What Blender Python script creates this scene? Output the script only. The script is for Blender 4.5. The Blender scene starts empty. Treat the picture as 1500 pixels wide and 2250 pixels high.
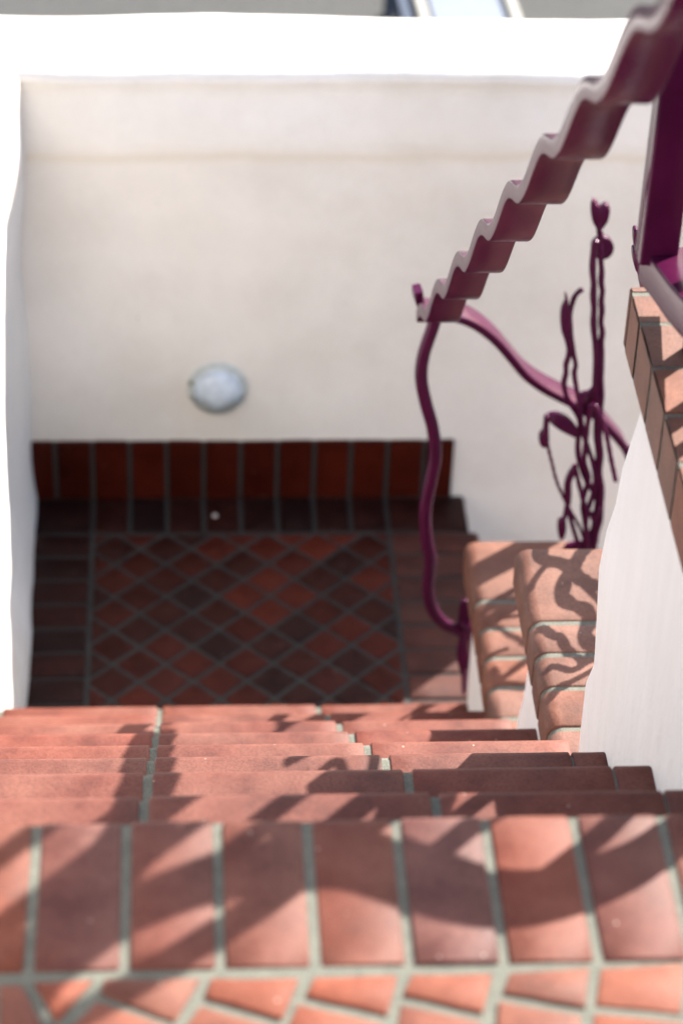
import bpy, bmesh, math, random
from mathutils import Vector, Matrix, noise
sc = bpy.context.scene
COL = sc.collection
random.seed(7)

# ------------------------------------------------------------ camera
cam_d = bpy.data.cameras.new("camera"); cam = bpy.data.objects.new("camera", cam_d); COL.objects.link(cam)
TH, PS, RO = 0.646102, 0.080200, 0.041662
F_ = Vector((math.sin(PS)*math.cos(TH), math.cos(PS)*math.cos(TH), -math.sin(TH)))
R_ = Vector((math.cos(PS), -math.sin(PS), 0)); U_ = R_.cross(F_)
c_, s_ = math.cos(RO), math.sin(RO)
R2, U2 = c_*R_ + s_*U_, -s_*R_ + c_*U_
M = Matrix((R2, U2, -F_)).transposed().to_4x4(); M.translation = Vector((0.037964, -1.742620, 1.673831))
cam.matrix_world = M
cam_d.sensor_fit = 'VERTICAL'; cam_d.sensor_height = 36.0; cam_d.lens = 89.488677
cam_d.clip_start = 0.05; cam_d.clip_end = 500
cam_d.dof.use_dof = True; cam_d.dof.focus_distance = 3.45; cam_d.dof.aperture_fstop = 3.6
sc.camera = cam

# ------------------------------------------------------------ light
SUN = Vector((0.93, 0.95, 1.0)).normalized()          # towards the sun
w = bpy.data.worlds.new("World"); sc.world = w; w.use_nodes = True
nt = w.node_tree; nt.nodes.clear()
sky = nt.nodes.new('ShaderNodeTexSky'); sky.sky_type = 'NISHITA'; sky.sun_disc = False
sky.sun_elevation = math.asin(SUN.z); sky.sun_rotation = math.atan2(SUN.x, SUN.y)
sky.air_density = 1.0; sky.dust_density = 2.0; sky.ozone_density = 1.0
bg = nt.nodes.new('ShaderNodeBackground'); bg.inputs[1].default_value = 0.082
wo = nt.nodes.new('ShaderNodeOutputWorld')
nt.links.new(sky.outputs[0], bg.inputs[0]); nt.links.new(bg.outputs[0], wo.inputs[0])
sl = bpy.data.lights.new("sun", 'SUN'); sl.energy = 5.0; sl.angle = math.radians(0.53); sl.color = (1.0, 0.95, 0.87)
so = bpy.data.objects.new("sun", sl); COL.objects.link(so)
so.rotation_euler = (-SUN).to_track_quat('-Z', 'Y').to_euler()
sc.view_settings.view_transform = 'Standard'; sc.view_settings.look = 'None'
sc.view_settings.exposure = 1.98; sc.view_settings.gamma = 1.0

# traced shapes, world coordinates in metres
D={
'post':[(0.4917,2.0,-0.7228),(0.4848,2.0061,-0.7618),(0.4738,2.0121,-0.8185),(0.473,2.0182,-0.8713),(0.4848,2.0243,-0.9299),(0.501,2.0304,-0.9896),(0.5101,2.0364,-1.0553),(0.505,2.0425,-1.1221),(0.4998,2.0486,-1.1902),(0.5057,2.0546,-1.2596),(0.5176,2.0607,-1.3248),(0.5173,2.0668,-1.3909),(0.5279,2.0729,-1.447),(0.5523,2.0789,-1.4901),(0.5866,2.085,-1.5164)],
'bracket':[(0.5861,2.088,-1.4451),(0.5983,2.088,-1.4407),(0.6054,2.088,-1.4545),(0.6096,2.088,-1.4775),(0.6156,2.088,-1.5007),(0.6166,2.088,-1.5298),(0.6081,2.088,-1.5378),(0.6054,2.088,-1.553),(0.6127,2.088,-1.5825),(0.6152,2.088,-1.6062),(0.6117,2.088,-1.6241),(0.6117,2.088,-1.666),(0.6074,2.088,-1.6853),(0.6023,2.088,-1.6779),(0.5975,2.088,-1.6298),(0.5884,2.088,-1.5999),(0.5857,2.088,-1.5704),(0.5881,2.088,-1.5352),(0.5839,2.088,-1.5119),(0.5842,2.088,-1.4715)],
'bar':[(0.4538,1.97,-0.6682),(0.4583,1.9869,-0.6994),(0.4699,2.0038,-0.7271),(0.4907,2.0206,-0.7455),(0.517,2.0375,-0.7555),(0.5481,2.0544,-0.775),(0.5802,2.0713,-0.8044),(0.6135,2.0881,-0.8448),(0.6436,2.105,-0.8906),(0.6741,2.1219,-0.9372),(0.7088,2.1388,-0.9762),(0.7479,2.1556,-1.0105),(0.7872,2.1725,-1.0421),(0.8228,2.1894,-1.0739),(0.8602,2.2063,-1.1209),(0.894,2.2231,-1.1708),(0.929,2.24,-1.2268)],
'heart':[(0.7583,2.075,-0.5375),(0.7645,2.075,-0.5432),(0.771,2.075,-0.552),(0.7755,2.075,-0.5472),(0.7802,2.075,-0.544),(0.7846,2.075,-0.5456),(0.7887,2.075,-0.552),(0.7908,2.075,-0.5634),(0.7891,2.075,-0.578),(0.7844,2.075,-0.5878),(0.7802,2.075,-0.596),(0.7794,2.075,-0.6025),(0.7736,2.075,-0.6025),(0.7699,2.075,-0.5927),(0.7622,2.075,-0.5796),(0.7573,2.075,-0.5601),(0.7561,2.075,-0.544)],
'disc':[(0.8063,2.085,-0.6401),(0.8062,2.085,-0.6462),(0.8048,2.085,-0.6518),(0.802,2.085,-0.6567),(0.7982,2.085,-0.6604),(0.7935,2.085,-0.6627),(0.7883,2.085,-0.6635),(0.783,2.085,-0.6627),(0.7779,2.085,-0.6604),(0.7733,2.085,-0.6567),(0.7697,2.085,-0.6518),(0.7671,2.085,-0.6462),(0.7659,2.085,-0.6401),(0.766,2.085,-0.6341),(0.7675,2.085,-0.6285),(0.7702,2.085,-0.6237),(0.7741,2.085,-0.62),(0.7787,2.085,-0.6177),(0.7839,2.085,-0.6169),(0.7892,2.085,-0.6177),(0.7943,2.085,-0.62),(0.7988,2.085,-0.6237),(0.8025,2.085,-0.6285),(0.805,2.085,-0.6341)],
'stemA':[(0.7756,2.072,-0.5974),(0.7774,2.0712,-0.61),(0.7779,2.0703,-0.6243),(0.782,2.0695,-0.6453),(0.7831,2.0686,-0.6581),(0.7866,2.0678,-0.6809),(0.7872,2.0669,-0.7005),(0.7913,2.0661,-0.7202),(0.7911,2.0652,-0.7401),(0.7941,2.0644,-0.76),(0.7943,2.0635,-0.7834),(0.7988,2.0627,-0.8036),(0.7987,2.0618,-0.8238),(0.8019,2.061,-0.8476),(0.8032,2.0602,-0.8734),(0.8054,2.0593,-0.9048),(0.8099,2.0585,-0.9349),(0.8101,2.0576,-0.9652),(0.8139,2.0568,-0.9976),(0.8149,2.0559,-1.034),(0.8206,2.0551,-1.0708),(0.8217,2.0542,-1.1078),(0.8293,2.0534,-1.1453),(0.831,2.0525,-1.183),(0.8337,2.0517,-1.2212),(0.8293,2.0508,-1.2498),(0.8261,2.05,-1.2846)],
'stemB':[(0.7672,2.055,-0.6086),(0.7658,2.0552,-0.6235),(0.7663,2.0555,-0.6484),(0.7684,2.0557,-0.6734),(0.7725,2.0559,-0.6987),(0.7743,2.0561,-0.7241),(0.7779,2.0564,-0.7497),(0.7795,2.0566,-0.7755),(0.7831,2.0568,-0.8014),(0.7881,2.057,-0.8276),(0.7921,2.0573,-0.8539),(0.7939,2.0575,-0.8892),(0.7973,2.0577,-0.9253),(0.8027,2.058,-0.9581),(0.8065,2.0582,-0.9986),(0.8101,2.0584,-1.0358),(0.8167,2.0586,-1.0733),(0.8188,2.0589,-1.1112),(0.8256,2.0591,-1.1495),(0.8261,2.0593,-1.1881),(0.8252,2.0595,-1.2271),(0.821,2.0598,-1.2664),(0.8219,2.06,-1.2923)],
'stemC':[(0.7289,2.05,-0.7643),(0.7297,2.051,-0.7975),(0.7367,2.052,-0.8172),(0.7404,2.053,-0.8334),(0.7401,2.054,-0.8533),(0.738,2.055,-0.8697),(0.7397,2.056,-0.888),(0.7382,2.057,-0.912),(0.7461,2.058,-0.9416),(0.7579,2.059,-0.9623),(0.7706,2.06,-0.985),(0.777,2.061,-1.0041),(0.7761,2.062,-1.0344),(0.7784,2.063,-1.0668),(0.786,2.064,-1.0996),(0.7983,2.065,-1.1307),(0.8115,2.066,-1.1545),(0.8232,2.067,-1.1784),(0.832,2.068,-1.2044),(0.8312,2.069,-1.2441),(0.8271,2.07,-1.3001)],
'stemD':[(0.7538,2.06,-0.7122),(0.747,2.0595,-0.7177),(0.7407,2.059,-0.7292),(0.7378,2.0585,-0.7459),(0.7362,2.058,-0.7694),(0.7396,2.0575,-0.7931),(0.744,2.057,-0.8187),(0.7492,2.0565,-0.8445),(0.7558,2.056,-0.8705),(0.7546,2.0555,-0.8877),(0.7622,2.055,-0.9233),(0.771,2.0545,-0.9556),(0.7776,2.054,-0.9955),(0.7859,2.0535,-1.0284),(0.796,2.053,-1.056),(0.8061,2.0525,-1.0838),(0.8137,2.052,-1.1156),(0.814,2.0515,-1.1533),(0.8082,2.051,-1.1914),(0.807,2.0505,-1.2298),(0.8104,2.05,-1.2844)],
'stemE':[(0.7161,2.04,-1.0332),(0.7221,2.042,-1.057),(0.729,2.044,-1.0809),(0.7371,2.046,-1.1107),(0.7455,2.048,-1.1349),(0.7554,2.05,-1.1575),(0.7654,2.052,-1.1802),(0.777,2.054,-1.203),(0.7904,2.056,-1.228),(0.8025,2.058,-1.2551),(0.8108,2.06,-1.2922)],
'stemF':[(0.7706,2.04,-1.082),(0.7775,2.0407,-1.1071),(0.7867,2.0414,-1.1399),(0.7978,2.0421,-1.175),(0.805,2.0429,-1.1852),(0.8047,2.0436,-1.2148),(0.8091,2.0443,-1.2446),(0.8156,2.045,-1.2806)],
'stemG':[(0.7656,2.045,-1.1749),(0.7708,2.0462,-1.1971),(0.7798,2.0475,-1.2273),(0.7886,2.0488,-1.2537),(0.7978,2.05,-1.2843)],
'stemH':[(0.7882,2.03,-0.9405),(0.7941,2.0237,-0.9399),(0.8009,2.0175,-0.95),(0.8094,2.0112,-0.9693),(0.8166,2.005,-0.9905),(0.8227,1.9987,-1.0154),(0.8288,1.9925,-1.0405),(0.8346,1.9863,-1.0619),(0.8381,1.98,-1.076)],
'stemI':[(0.7869,2.03,-0.9423),(0.786,2.0344,-0.9672),(0.7862,2.0389,-1.0033),(0.7874,2.0433,-1.0434),(0.7902,2.0478,-1.084),(0.8014,2.0522,-1.1157),(0.8003,2.0567,-1.1475),(0.7984,2.0611,-1.1892),(0.806,2.0656,-1.2315),(0.8208,2.07,-1.3001)],
'stemJ':[(0.7658,2.045,-1.1769),(0.7643,2.045,-1.1961),(0.7627,2.045,-1.2135)],
'stemK':[(0.8125,2.045,-1.1965),(0.819,2.045,-1.216),(0.8238,2.045,-1.2005),(0.8286,2.045,-1.1851)],
'leafA':[(0.7214,2.05,-0.7109),(0.7272,2.05,-0.7202),(0.7319,2.05,-0.7405),(0.7369,2.05,-0.7643),(0.7353,2.05,-0.7797),(0.7344,2.05,-0.802),(0.7287,2.05,-0.8037),(0.7228,2.05,-0.7951),(0.7183,2.05,-0.7711),(0.7171,2.05,-0.7506),(0.7193,2.05,-0.7371),(0.7227,2.05,-0.7269)],
'leafB':[(0.7104,2.045,-0.9742),(0.7188,2.045,-0.9669),(0.7324,2.045,-0.967),(0.7482,2.045,-0.9762),(0.7616,2.045,-0.9909),(0.7698,2.045,-1.0057),(0.7704,2.045,-1.0214),(0.7578,2.045,-1.0167),(0.7419,2.045,-1.0074),(0.729,2.045,-0.9981),(0.7175,2.045,-0.987)],
'leafC':[(0.7057,2.04,-0.9707),(0.7132,2.04,-0.9707),(0.715,2.04,-0.9927),(0.7184,2.04,-1.0332),(0.7121,2.04,-1.0397),(0.7043,2.04,-1.0368),(0.6987,2.04,-1.0238),(0.6992,2.04,-1.0109),(0.7045,2.04,-1.0018),(0.7046,2.04,-0.9853)],
'leafD':[(0.7731,2.045,-1.0857),(0.7675,2.045,-1.0913),(0.761,2.045,-1.1044),(0.7571,2.045,-1.1214),(0.7567,2.045,-1.1442),(0.7601,2.045,-1.1653),(0.7658,2.045,-1.1769),(0.7716,2.045,-1.1731),(0.771,2.045,-1.1482),(0.769,2.045,-1.1253),(0.7713,2.045,-1.1083),(0.7752,2.045,-1.1007)],
'leafE':[(0.7624,2.045,-1.2097),(0.7668,2.045,-1.2155),(0.7685,2.045,-1.235),(0.7661,2.045,-1.2526),(0.7619,2.045,-1.2584),(0.7559,2.045,-1.2525),(0.7521,2.045,-1.2348),(0.7514,2.045,-1.2173),(0.7562,2.045,-1.2106)],
'leafF':[(0.7736,2.075,-0.9461),(0.7882,2.075,-0.9398),(0.7976,2.075,-0.9281),(0.8016,2.075,-0.9462),(0.8042,2.075,-0.9736),(0.8018,2.075,-0.9883),(0.794,2.075,-1.0029),(0.7857,2.075,-0.9955),(0.7779,2.075,-0.9771)],
'leafG':[(0.6587,1.23,-0.0942),(0.6644,1.23,-0.0932),(0.6693,1.23,-0.1076),(0.6761,1.23,-0.1327),(0.6773,1.23,-0.1522),(0.674,1.23,-0.161),(0.6688,1.23,-0.159),(0.6628,1.23,-0.1424),(0.6603,1.23,-0.1259),(0.6625,1.23,-0.123),(0.6598,1.23,-0.1095)],
'stemL':[(0.6735,1.23,-0.1482),(0.6772,1.2225,-0.1612),(0.681,1.215,-0.1762),(0.6848,1.2075,-0.1912),(0.6867,1.2,-0.2042)],
'leafH':[(0.6746,1.2,-0.0293),(0.6773,1.2,-0.0387),(0.6785,1.2,-0.065),(0.6799,1.2,-0.0934),(0.6782,1.2,-0.1087),(0.6732,1.2,-0.0801),(0.6691,1.2,-0.0462),(0.6713,1.2,-0.0368)],
'leafI':[(0.6744,1.2,0.0251),(0.6707,1.2,0.0224),(0.6682,1.2,0.015),(0.6688,1.2,0.0095),(0.6743,1.2,-0.0034),(0.6782,1.2,-0.0015)],
'stemM':[(0.6757,1.2,-0.0015),(0.6763,1.1967,-0.0163),(0.6756,1.1933,-0.0329),(0.6763,1.19,-0.0591),(0.6764,1.1867,-0.0949),(0.6787,1.1833,-0.1216),(0.6828,1.18,-0.1485)],
'fan':[[(-0.0902,-0.2071),(-0.0388,-0.2052),(-0.0689,-0.253)],[(-0.029,-0.2044),(0.0545,-0.2065),(0.0325,-0.2546),(-0.0318,-0.2202)],[(0.0645,-0.2067),(0.1403,-0.2086),(0.1246,-0.2544),(0.0583,-0.2277)],[(0.1544,-0.2078),(0.2275,-0.207),(0.2155,-0.2515),(0.1463,-0.2278)],[(0.2408,-0.2068),(0.3113,-0.2074),(0.2989,-0.251),(0.2311,-0.2289)],[(0.3275,-0.2067),(0.3986,-0.2025),(0.389,-0.2475),(0.3191,-0.2289)],[(0.4093,-0.2022),(0.4826,-0.198),(0.4718,-0.2564),(0.3986,-0.2446)],[(-0.1197,-0.2101),(-0.1007,-0.2106),(-0.072,-0.2758),(-0.1164,-0.2747)],[(-0.0344,-0.2296),(0.0266,-0.2606),(0.0112,-0.298),(-0.0579,-0.2962),(-0.0589,-0.262)],[(0.0542,-0.237),(0.1185,-0.263),(0.1093,-0.3056),(0.0381,-0.3037),(0.0383,-0.2645)],[(0.1391,-0.2376),(0.2116,-0.2628),(0.2038,-0.3081),(0.1266,-0.3061),(0.1281,-0.2658)],[(0.2283,-0.2398),(0.2959,-0.2608),(0.2871,-0.3103),(0.2154,-0.3084)],[(0.314,-0.2394),(0.3837,-0.2579),(0.3745,-0.3127),(0.3007,-0.3107)],[(0.396,-0.255),(0.4721,-0.2669),(0.4642,-0.315),(0.3855,-0.3129)]],
'cap1':[1.9088,1.8268,1.7458,1.6646],
'cap2':[1.3105,1.2336,1.1547,1.0632],
'cap0':[0.8216,0.6828,0.6063,0.4969],
'nodes':[(-0.0463,2.6747),(0.0687,2.6757),(0.1805,2.6718),(0.0044,2.3919)],
'scroll':[(0.64,0.0833,0.0861),(0.64,0.1007,0.1391),(0.64,0.1101,0.1923),(0.64,0.1318,0.2418),(0.64,0.1605,0.2892),(0.64,0.1999,0.3346),(0.64,0.2517,0.3784),(0.64,0.3165,0.4213),(0.64,0.3767,0.4652),(0.64,0.4246,0.5103),(0.64,0.4599,0.5558),(0.64,0.4893,0.6012),(0.64,0.5155,0.646),(0.64,0.5371,0.6946),(0.64,0.5554,0.7421),(0.64,0.5803,0.7931),(0.64,0.6244,0.8524)],
'sh1':[(0.6227, 1.5013), (0.6196, 1.4745), (0.6327, 1.4626), (0.6489, 1.4591), (0.6656, 1.444), (0.652, 1.4178), (0.6439, 1.3855), (0.6419, 1.3694), (0.6519, 1.3517), (0.6691, 1.3435), (0.6777, 1.3244), (0.6734, 1.2993), (0.6641, 1.2746), (0.6712, 1.253), (0.6839, 1.2436)],
'sh2':[(0.7046, 1.5036), (0.6874, 1.4836), (0.676, 1.4604), (0.6679, 1.4373), (0.6804, 1.4142), (0.6951, 1.401), (0.7115, 1.4007)],
'sh3':[(0.5991, 1.3005), (0.6073, 1.2848), (0.6142, 1.2754), (0.6254, 1.2691), (0.6307, 1.2475), (0.6387, 1.2321), (0.6494, 1.2229), (0.6534, 1.2077), (0.6656, 1.2257), (0.682, 1.259)],
'sh4':[(0.5964, 1.1937), (0.6052, 1.201), (0.6203, 1.1963), (0.6316, 1.1916), (0.6463, 1.1988), (0.6534, 1.2077)],
'th1':[(0.6794, 1.9499), (0.6585, 1.935), (0.6418, 1.9126), (0.6295, 1.8866), (0.617, 1.8571)],
'th2':[(0.5926, 1.85), (0.6104, 1.8388), (0.628, 1.8275), (0.6378, 1.8091), (0.653, 1.798), (0.665, 1.7798), (0.6832, 1.7759)],
'th3':[(0.6683, 1.7476), (0.6447, 1.7231), (0.6236, 1.6989), (0.6054, 1.6783)],
'th4':[(0.5979, 1.7168), (0.6026, 1.6958), (0.6073, 1.6748), (0.6273, 1.6693), (0.6564, 1.6636)],
'sh5':[(0.5936, 1.3926), (0.6024, 1.4153), (0.6153, 1.438), (0.6274, 1.4527), (0.6406, 1.4592), (0.6524, 1.4541)],
'sh6':[(0.5926, 1.1289), (0.6021, 1.1433), (0.6132, 1.1549), (0.6228, 1.1606)],
}

G, RR = 0.2536, 0.2059          # going and rise of one step
NL = 0.31                       # nosing tile module
XR = 1.95*NL                    # right end of the flight
ZL = -9*RR                      # lower paving level
P = 0.084                       # brick tile module
ZS = -2.95                      # street level
YB = 2.984

# ------------------------------------------------------------ helpers
def tag(o, label=None, cat=None, group=None, kind=None):
    if label: o["label"] = label
    if cat: o["category"] = cat
    if group: o["group"] = group
    if kind: o["kind"] = kind
    return o

def empty(name, loc, label, cat, group=None):
    o = bpy.data.objects.new(name, None); COL.objects.link(o); o.location = loc
    o.empty_display_size = 0.05
    bpy.context.view_layer.update()
    return tag(o, label, cat, group)

def link(name, bm, mats, parent=None, smooth=True, angle=40):
    """bm is in world space; the object keeps its origin at its parent (or world) origin"""
    me = bpy.data.meshes.new(name)
    if parent is not None:
        off = Vector((0, 0, 0)); p = parent
        while p: off += p.location; p = p.parent
        bmesh.ops.translate(bm, vec=-off, verts=bm.verts)
    bmesh.ops.recalc_face_normals(bm, faces=bm.faces)
    bm.to_mesh(me); bm.free()
    for m in (mats if isinstance(mats, (list, tuple)) else [mats]): me.materials.append(m)
    o = bpy.data.objects.new(name, me); COL.objects.link(o)
    if parent is not None: o.parent = parent
    if smooth:
        me.polygons.foreach_set('use_smooth', [True]*len(me.polygons))
        try: me.set_sharp_from_angle(angle=math.radians(angle))
        except Exception: pass
    return o

def catmull(pts, n=6):
    pts = [Vector(p) for p in pts]
    out = []
    for i in range(len(pts)-1):
        p0 = pts[max(i-1, 0)]; p1 = pts[i]; p2 = pts[i+1]; p3 = pts[min(i+2, len(pts)-1)]
        for k in range(n):
            t = k/n
            out.append(0.5*((2*p1)+(-p0+p2)*t+(2*p0-5*p1+4*p2-p3)*t*t+(-p0+3*p1-3*p2+p3)*t**3))
    out.append(pts[-1]); return out

def tube(bm, pts, r, n=6, seg=14, rfun=None, cap=True, sm=True):
    C = catmull(pts, n) if sm else [Vector(p) for p in pts]
    rings = []; up = Vector((0.13, 1, 0.07)).normalized()
    for i, c in enumerate(C):
        t = (C[min(i+1, len(C)-1)]-C[max(i-1, 0)]).normalized()
        a = t.cross(up); a = a.normalized() if a.length > 1e-5 else Vector((1, 0, 0)); b = t.cross(a)
        rr = r if rfun is None else r*rfun(i/(len(C)-1))
        rings.append([bm.verts.new(c+a*math.cos(2*math.pi*k/seg)*rr+b*math.sin(2*math.pi*k/seg)*rr) for k in range(seg)])
    for i in range(len(rings)-1):
        for k in range(seg):
            bm.faces.new((rings[i][k], rings[i][(k+1) % seg], rings[i+1][(k+1) % seg], rings[i+1][k]))
    if cap:
        for ring, c, d in ((rings[0], C[0], C[0]-C[1]), (rings[-1], C[-1], C[-1]-C[-2])):
            rr = r if rfun is None else r*rfun(0 if ring is rings[0] else 1)
            v = bm.verts.new(c+d.normalized()*rr*0.6)
            for k in range(seg): bm.faces.new((ring[k], ring[(k+1) % seg], v))

def ribbon(bm, pts, wdir, width, th, n=6, bev=0.003):
    """flat bar: path pts, its width along wdir (centred), thickness th across, corners eased"""
    C = catmull(pts, n); wd = Vector(wdir).normalized(); rings = []
    for i, c in enumerate(C):
        t = (C[min(i+1, len(C)-1)]-C[max(i-1, 0)]).normalized()
        nn = t.cross(wd).normalized()
        ww = width(i/(len(C)-1)) if callable(width) else width
        a, b = ww/2, th/2
        prof = [(-a+bev, -b), (a-bev, -b), (a-bev*.3, -b+bev*.3), (a, -b+bev), (a, b-bev), (a-bev*.3, b-bev*.3), (a-bev, b), (-a+bev, b),
                (-a+bev*.3, b-bev*.3), (-a, b-bev), (-a, -b+bev), (-a+bev*.3, -b+bev*.3)]
        rings.append([bm.verts.new(c+wd*u+nn*v) for u, v in prof])
    m = len(rings[0])
    for i in range(len(rings)-1):
        for k in range(m):
            bm.faces.new((rings[i][k], rings[i][(k+1) % m], rings[i+1][(k+1) % m], rings[i+1][k]))
    bm.faces.new(rings[0]); bm.faces.new(rings[-1])

def plate(bm, outline, th, bulge=0.0):
    """closed outline in space (roughly one Y) given a thickness along Y with eased rims"""
    C = [Vector(p) for p in outline]
    n = len(C); S = []
    for i in range(n):                     # smooth closed loop
        p0, p1, p2, p3 = C[i-1], C[i], C[(i+1) % n], C[(i+2) % n]
        for k in range(3):
            t = k/3
            S.append(0.5*((2*p1)+(-p0+p2)*t+(2*p0-5*p1+4*p2-p3)*t*t+(-p0+3*p1-3*p2+p3)*t**3))
    cen = sum(S, Vector())/len(S)
    def ring(sc_, dy): return [bm.verts.new(cen+Vector(((p.x-cen.x)*sc_, (p.y-cen.y)+dy, (p.z-cen.z)*sc_))) for p in S]
    h = th/2
    R = [ring(0.90, -h), ring(0.99, -h+0.0015), ring(1.0, -h+0.003), ring(1.0, h-0.003), ring(0.99, h-0.0015), ring(0.90, h)]
    m = len(S)
    for i in range(len(R)-1):
        for k in range(m):
            bm.faces.new((R[i][k], R[i][(k+1) % m], R[i+1][(k+1) % m], R[i+1][k]))
    bm.faces.new(R[0]); bm.faces.new(R[-1])

def clip_poly(poly, xmin, xmax, ymin, ymax):
    def cl(p, ins, inter):
        out = []
        for i in range(len(p)):
            a, b = p[i-1], p[i]
            if ins(b):
                if not ins(a): out.append(inter(a, b))
                out.append(b)
            elif ins(a): out.append(inter(a, b))
        return out
    def ix(x): return lambda a, b: (x, a[1]+(b[1]-a[1])*(x-a[0])/(b[0]-a[0]))
    def iy(y): return lambda a, b: (a[0]+(b[0]-a[0])*(y-a[1])/(b[1]-a[1]), y)
    for ins, it in ((lambda q: q[0] >= xmin, ix(xmin)), (lambda q: q[0] <= xmax, ix(xmax)), (lambda q: q[1] >= ymin, iy(ymin)), (lambda q: q[1] <= ymax, iy(ymax))):
        poly = cl(poly, ins, it)
        if len(poly) < 3: return []
    return poly

def inset(poly, d):
    """inset a convex polygon by d"""
    n = len(poly)
    ar = sum(poly[i-1][0]*poly[i][1]-poly[i][0]*poly[i-1][1] for i in range(n))
    if ar < 0: poly = poly[::-1]
    # drop near-duplicate points
    q = []
    for p in poly:
        if not q or math.dist(p, q[-1]) > 1e-4: q.append(p)
    if math.dist(q[0], q[-1]) < 1e-4: q.pop()
    poly = q; n = len(poly)
    if n < 3: return []
    cx = sum(p[0] for p in poly)/n; cy = sum(p[1] for p in poly)/n
    out = []
    for i in range(n):
        a, b, c = Vector(poly[i-1]), Vector(poly[i]), Vector(poly[(i+1) % n])
        e1 = (b-a).normalized(); e2 = (c-b).normalized()
        n1 = Vector((-e1.y, e1.x)); n2 = Vector((-e2.y, e2.x))
        den = 1+n1.dot(n2)
        if den < 0.15: den = 0.15
        out.append(tuple(b+(n1+n2)*d/den))
    a2 = sum(out[i-1][0]*out[i][1]-out[i][0]*out[i-1][1] for i in range(len(out)))
    for i in range(n):   # collapsed?
        a, b = Vector(out[i-1]), Vector(out[i]); a0, b0 = Vector(poly[i-1]), Vector(poly[i])
        if (b-a).dot(b0-a0) <= 0: return []
    return out if a2 > 1e-5 else []

def tile(bm, poly, z, th=0.02, e=0.0018, jit=0.0012, tilt=0.004):
    """one fired tile: prism with softened, slightly irregular upper edge"""
    if len(poly) < 3: return
    dz = random.uniform(-jit, jit); tx = random.uniform(-tilt, tilt); ty = random.uniform(-tilt, tilt)
    cx = sum(p[0] for p in poly)/len(poly); cy = sum(p[1] for p in poly)/len(poly)
    def pt(p, zz): return (p[0], p[1], zz+dz+tx*(p[0]-cx)+ty*(p[1]-cy))
    # subdivide edges a little and wobble
    q = []
    n = len(poly)
    for i in range(n):
        a, b = poly[i], poly[(i+1) % n]; L = math.dist(a, b); m = max(1, int(L/0.02))
        for k in range(m):
            t = k/m; w = 0 if k == 0 else random.uniform(-.0006, .0006)
            q.append((a[0]+(b[0]-a[0])*t+w, a[1]+(b[1]-a[1])*t+w))
    def scl(p, d):
        v = Vector((cx-p[0], cy-p[1])); L = v.length
        return (p[0]+v.x/L*d, p[1]+v.y/L*d)
    rings = [[bm.verts.new((p[0], p[1], z-th)) for p in q],
             [bm.verts.new(pt(p, z-e)) for p in q],
             [bm.verts.new(pt(scl(p, e*.35), z-e*.35)) for p in q],
             [bm.verts.new(pt(scl(p, e*1.2), z)) for p in q]]
    m = len(q)
    for i in range(3):
        for k in range(m):
            bm.faces.new((rings[i][k], rings[i][(k+1) % m], rings[i+1][(k+1) % m], rings[i+1][k]))
    bm.faces.new(rings[3])

def rect(x0, x1, y0, y1): return [(x0, y0), (x1, y0), (x1, y1), (x0, y1)]

def box(bm, x0, x1, y0, y1, z0, z1):
    v = [bm.verts.new((x, y, z)) for z in (z0, z1) for y in (y0, y1) for x in (x0, x1)]
    for f in ((0, 1, 3, 2), (4, 5, 7, 6), (0, 1, 5, 4), (2, 3, 7, 6), (0, 2, 6, 4), (1, 3, 7, 5)): bm.faces.new([v[i] for i in f])

def nosing(bm, a0, a1, back, nose, z, axis='x', rad=0.019, th=0.034, gap=0.0):
    """bullnose tile.  axis 'x': runs a0..a1 along X, its round nose at Y=nose (body behind at back).
    axis 'y': runs a0..a1 along Y, its round nose at X=nose."""
    sgn = 1 if nose > back else -1
    prof = [(back, z-th), (back, z-0.002), (back+sgn*0.002, z)]
    L = abs(nose-back)
    for k in range(1, 4): prof.append((back+sgn*(L-rad)*k/4, z))
    for k in range(0, 9):
        a = math.pi/2*k/8
        prof.append((nose-sgn*rad+sgn*rad*math.sin(a), z-rad+rad*math.cos(a)))
    prof += [(nose, z-th+0.004), (nose-sgn*0.004, z-th)]
    m = max(2, int(abs(a1-a0)/0.03)); e = 0.0025
    st = [a0, a0+e*.4, a0+e]+[a0+(a1-a0)*k/m for k in range(1, m)]+[a1-e, a1-e*.4, a1]
    dz = random.uniform(-.001, .001); rings = []
    cu = sum(p[0] for p in prof)/len(prof); cv = z-th/2
    for i, s in enumerate(st):
        sh = {0: e, 1: e*.35}.get(i, {0: e, 1: e*.35}.get(len(st)-1-i, 0))
        ring = []
        for (u, v) in prof:
            uu = u-math.copysign(min(sh, abs(u-cu)), u-cu); vv = v-(sh if v > cv else 0)
            wob = 0.0011*noise.noise(Vector((s*9, z*13, u*5)))+0.0005*noise.noise(Vector((s*45, z*13, u*30)))
            vv += dz+wob
            ring.append(bm.verts.new((s, uu, vv) if axis == 'x' else (uu, s, vv)))
        rings.append(ring)
    m = len(prof)
    for i in range(len(rings)-1):
        for k in range(m):
            bm.faces.new((rings[i][k], rings[i][(k+1) % m], rings[i+1][(k+1) % m], rings[i+1][k]))
    bm.faces.new(rings[0]); bm.faces.new(rings[-1])

# ------------------------------------------------------------ materials
def newmat(name):
    m = bpy.data.materials.new(name); m.use_nodes = True
    n = m.node_tree.nodes; l = m.node_tree.links
    b = n['Principled BSDF']; return m, n, l, b

def nz(n, l, scale, detail=4, rough=.55, vec=None):
    t = n.new('ShaderNodeTexNoise'); t.inputs['Scale'].default_value = scale
    t.inputs['Detail'].default_value = detail; t.inputs['Roughness'].default_value = rough
    if vec is not None: l.new(vec, t.inputs['Vector'])
    return t

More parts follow.
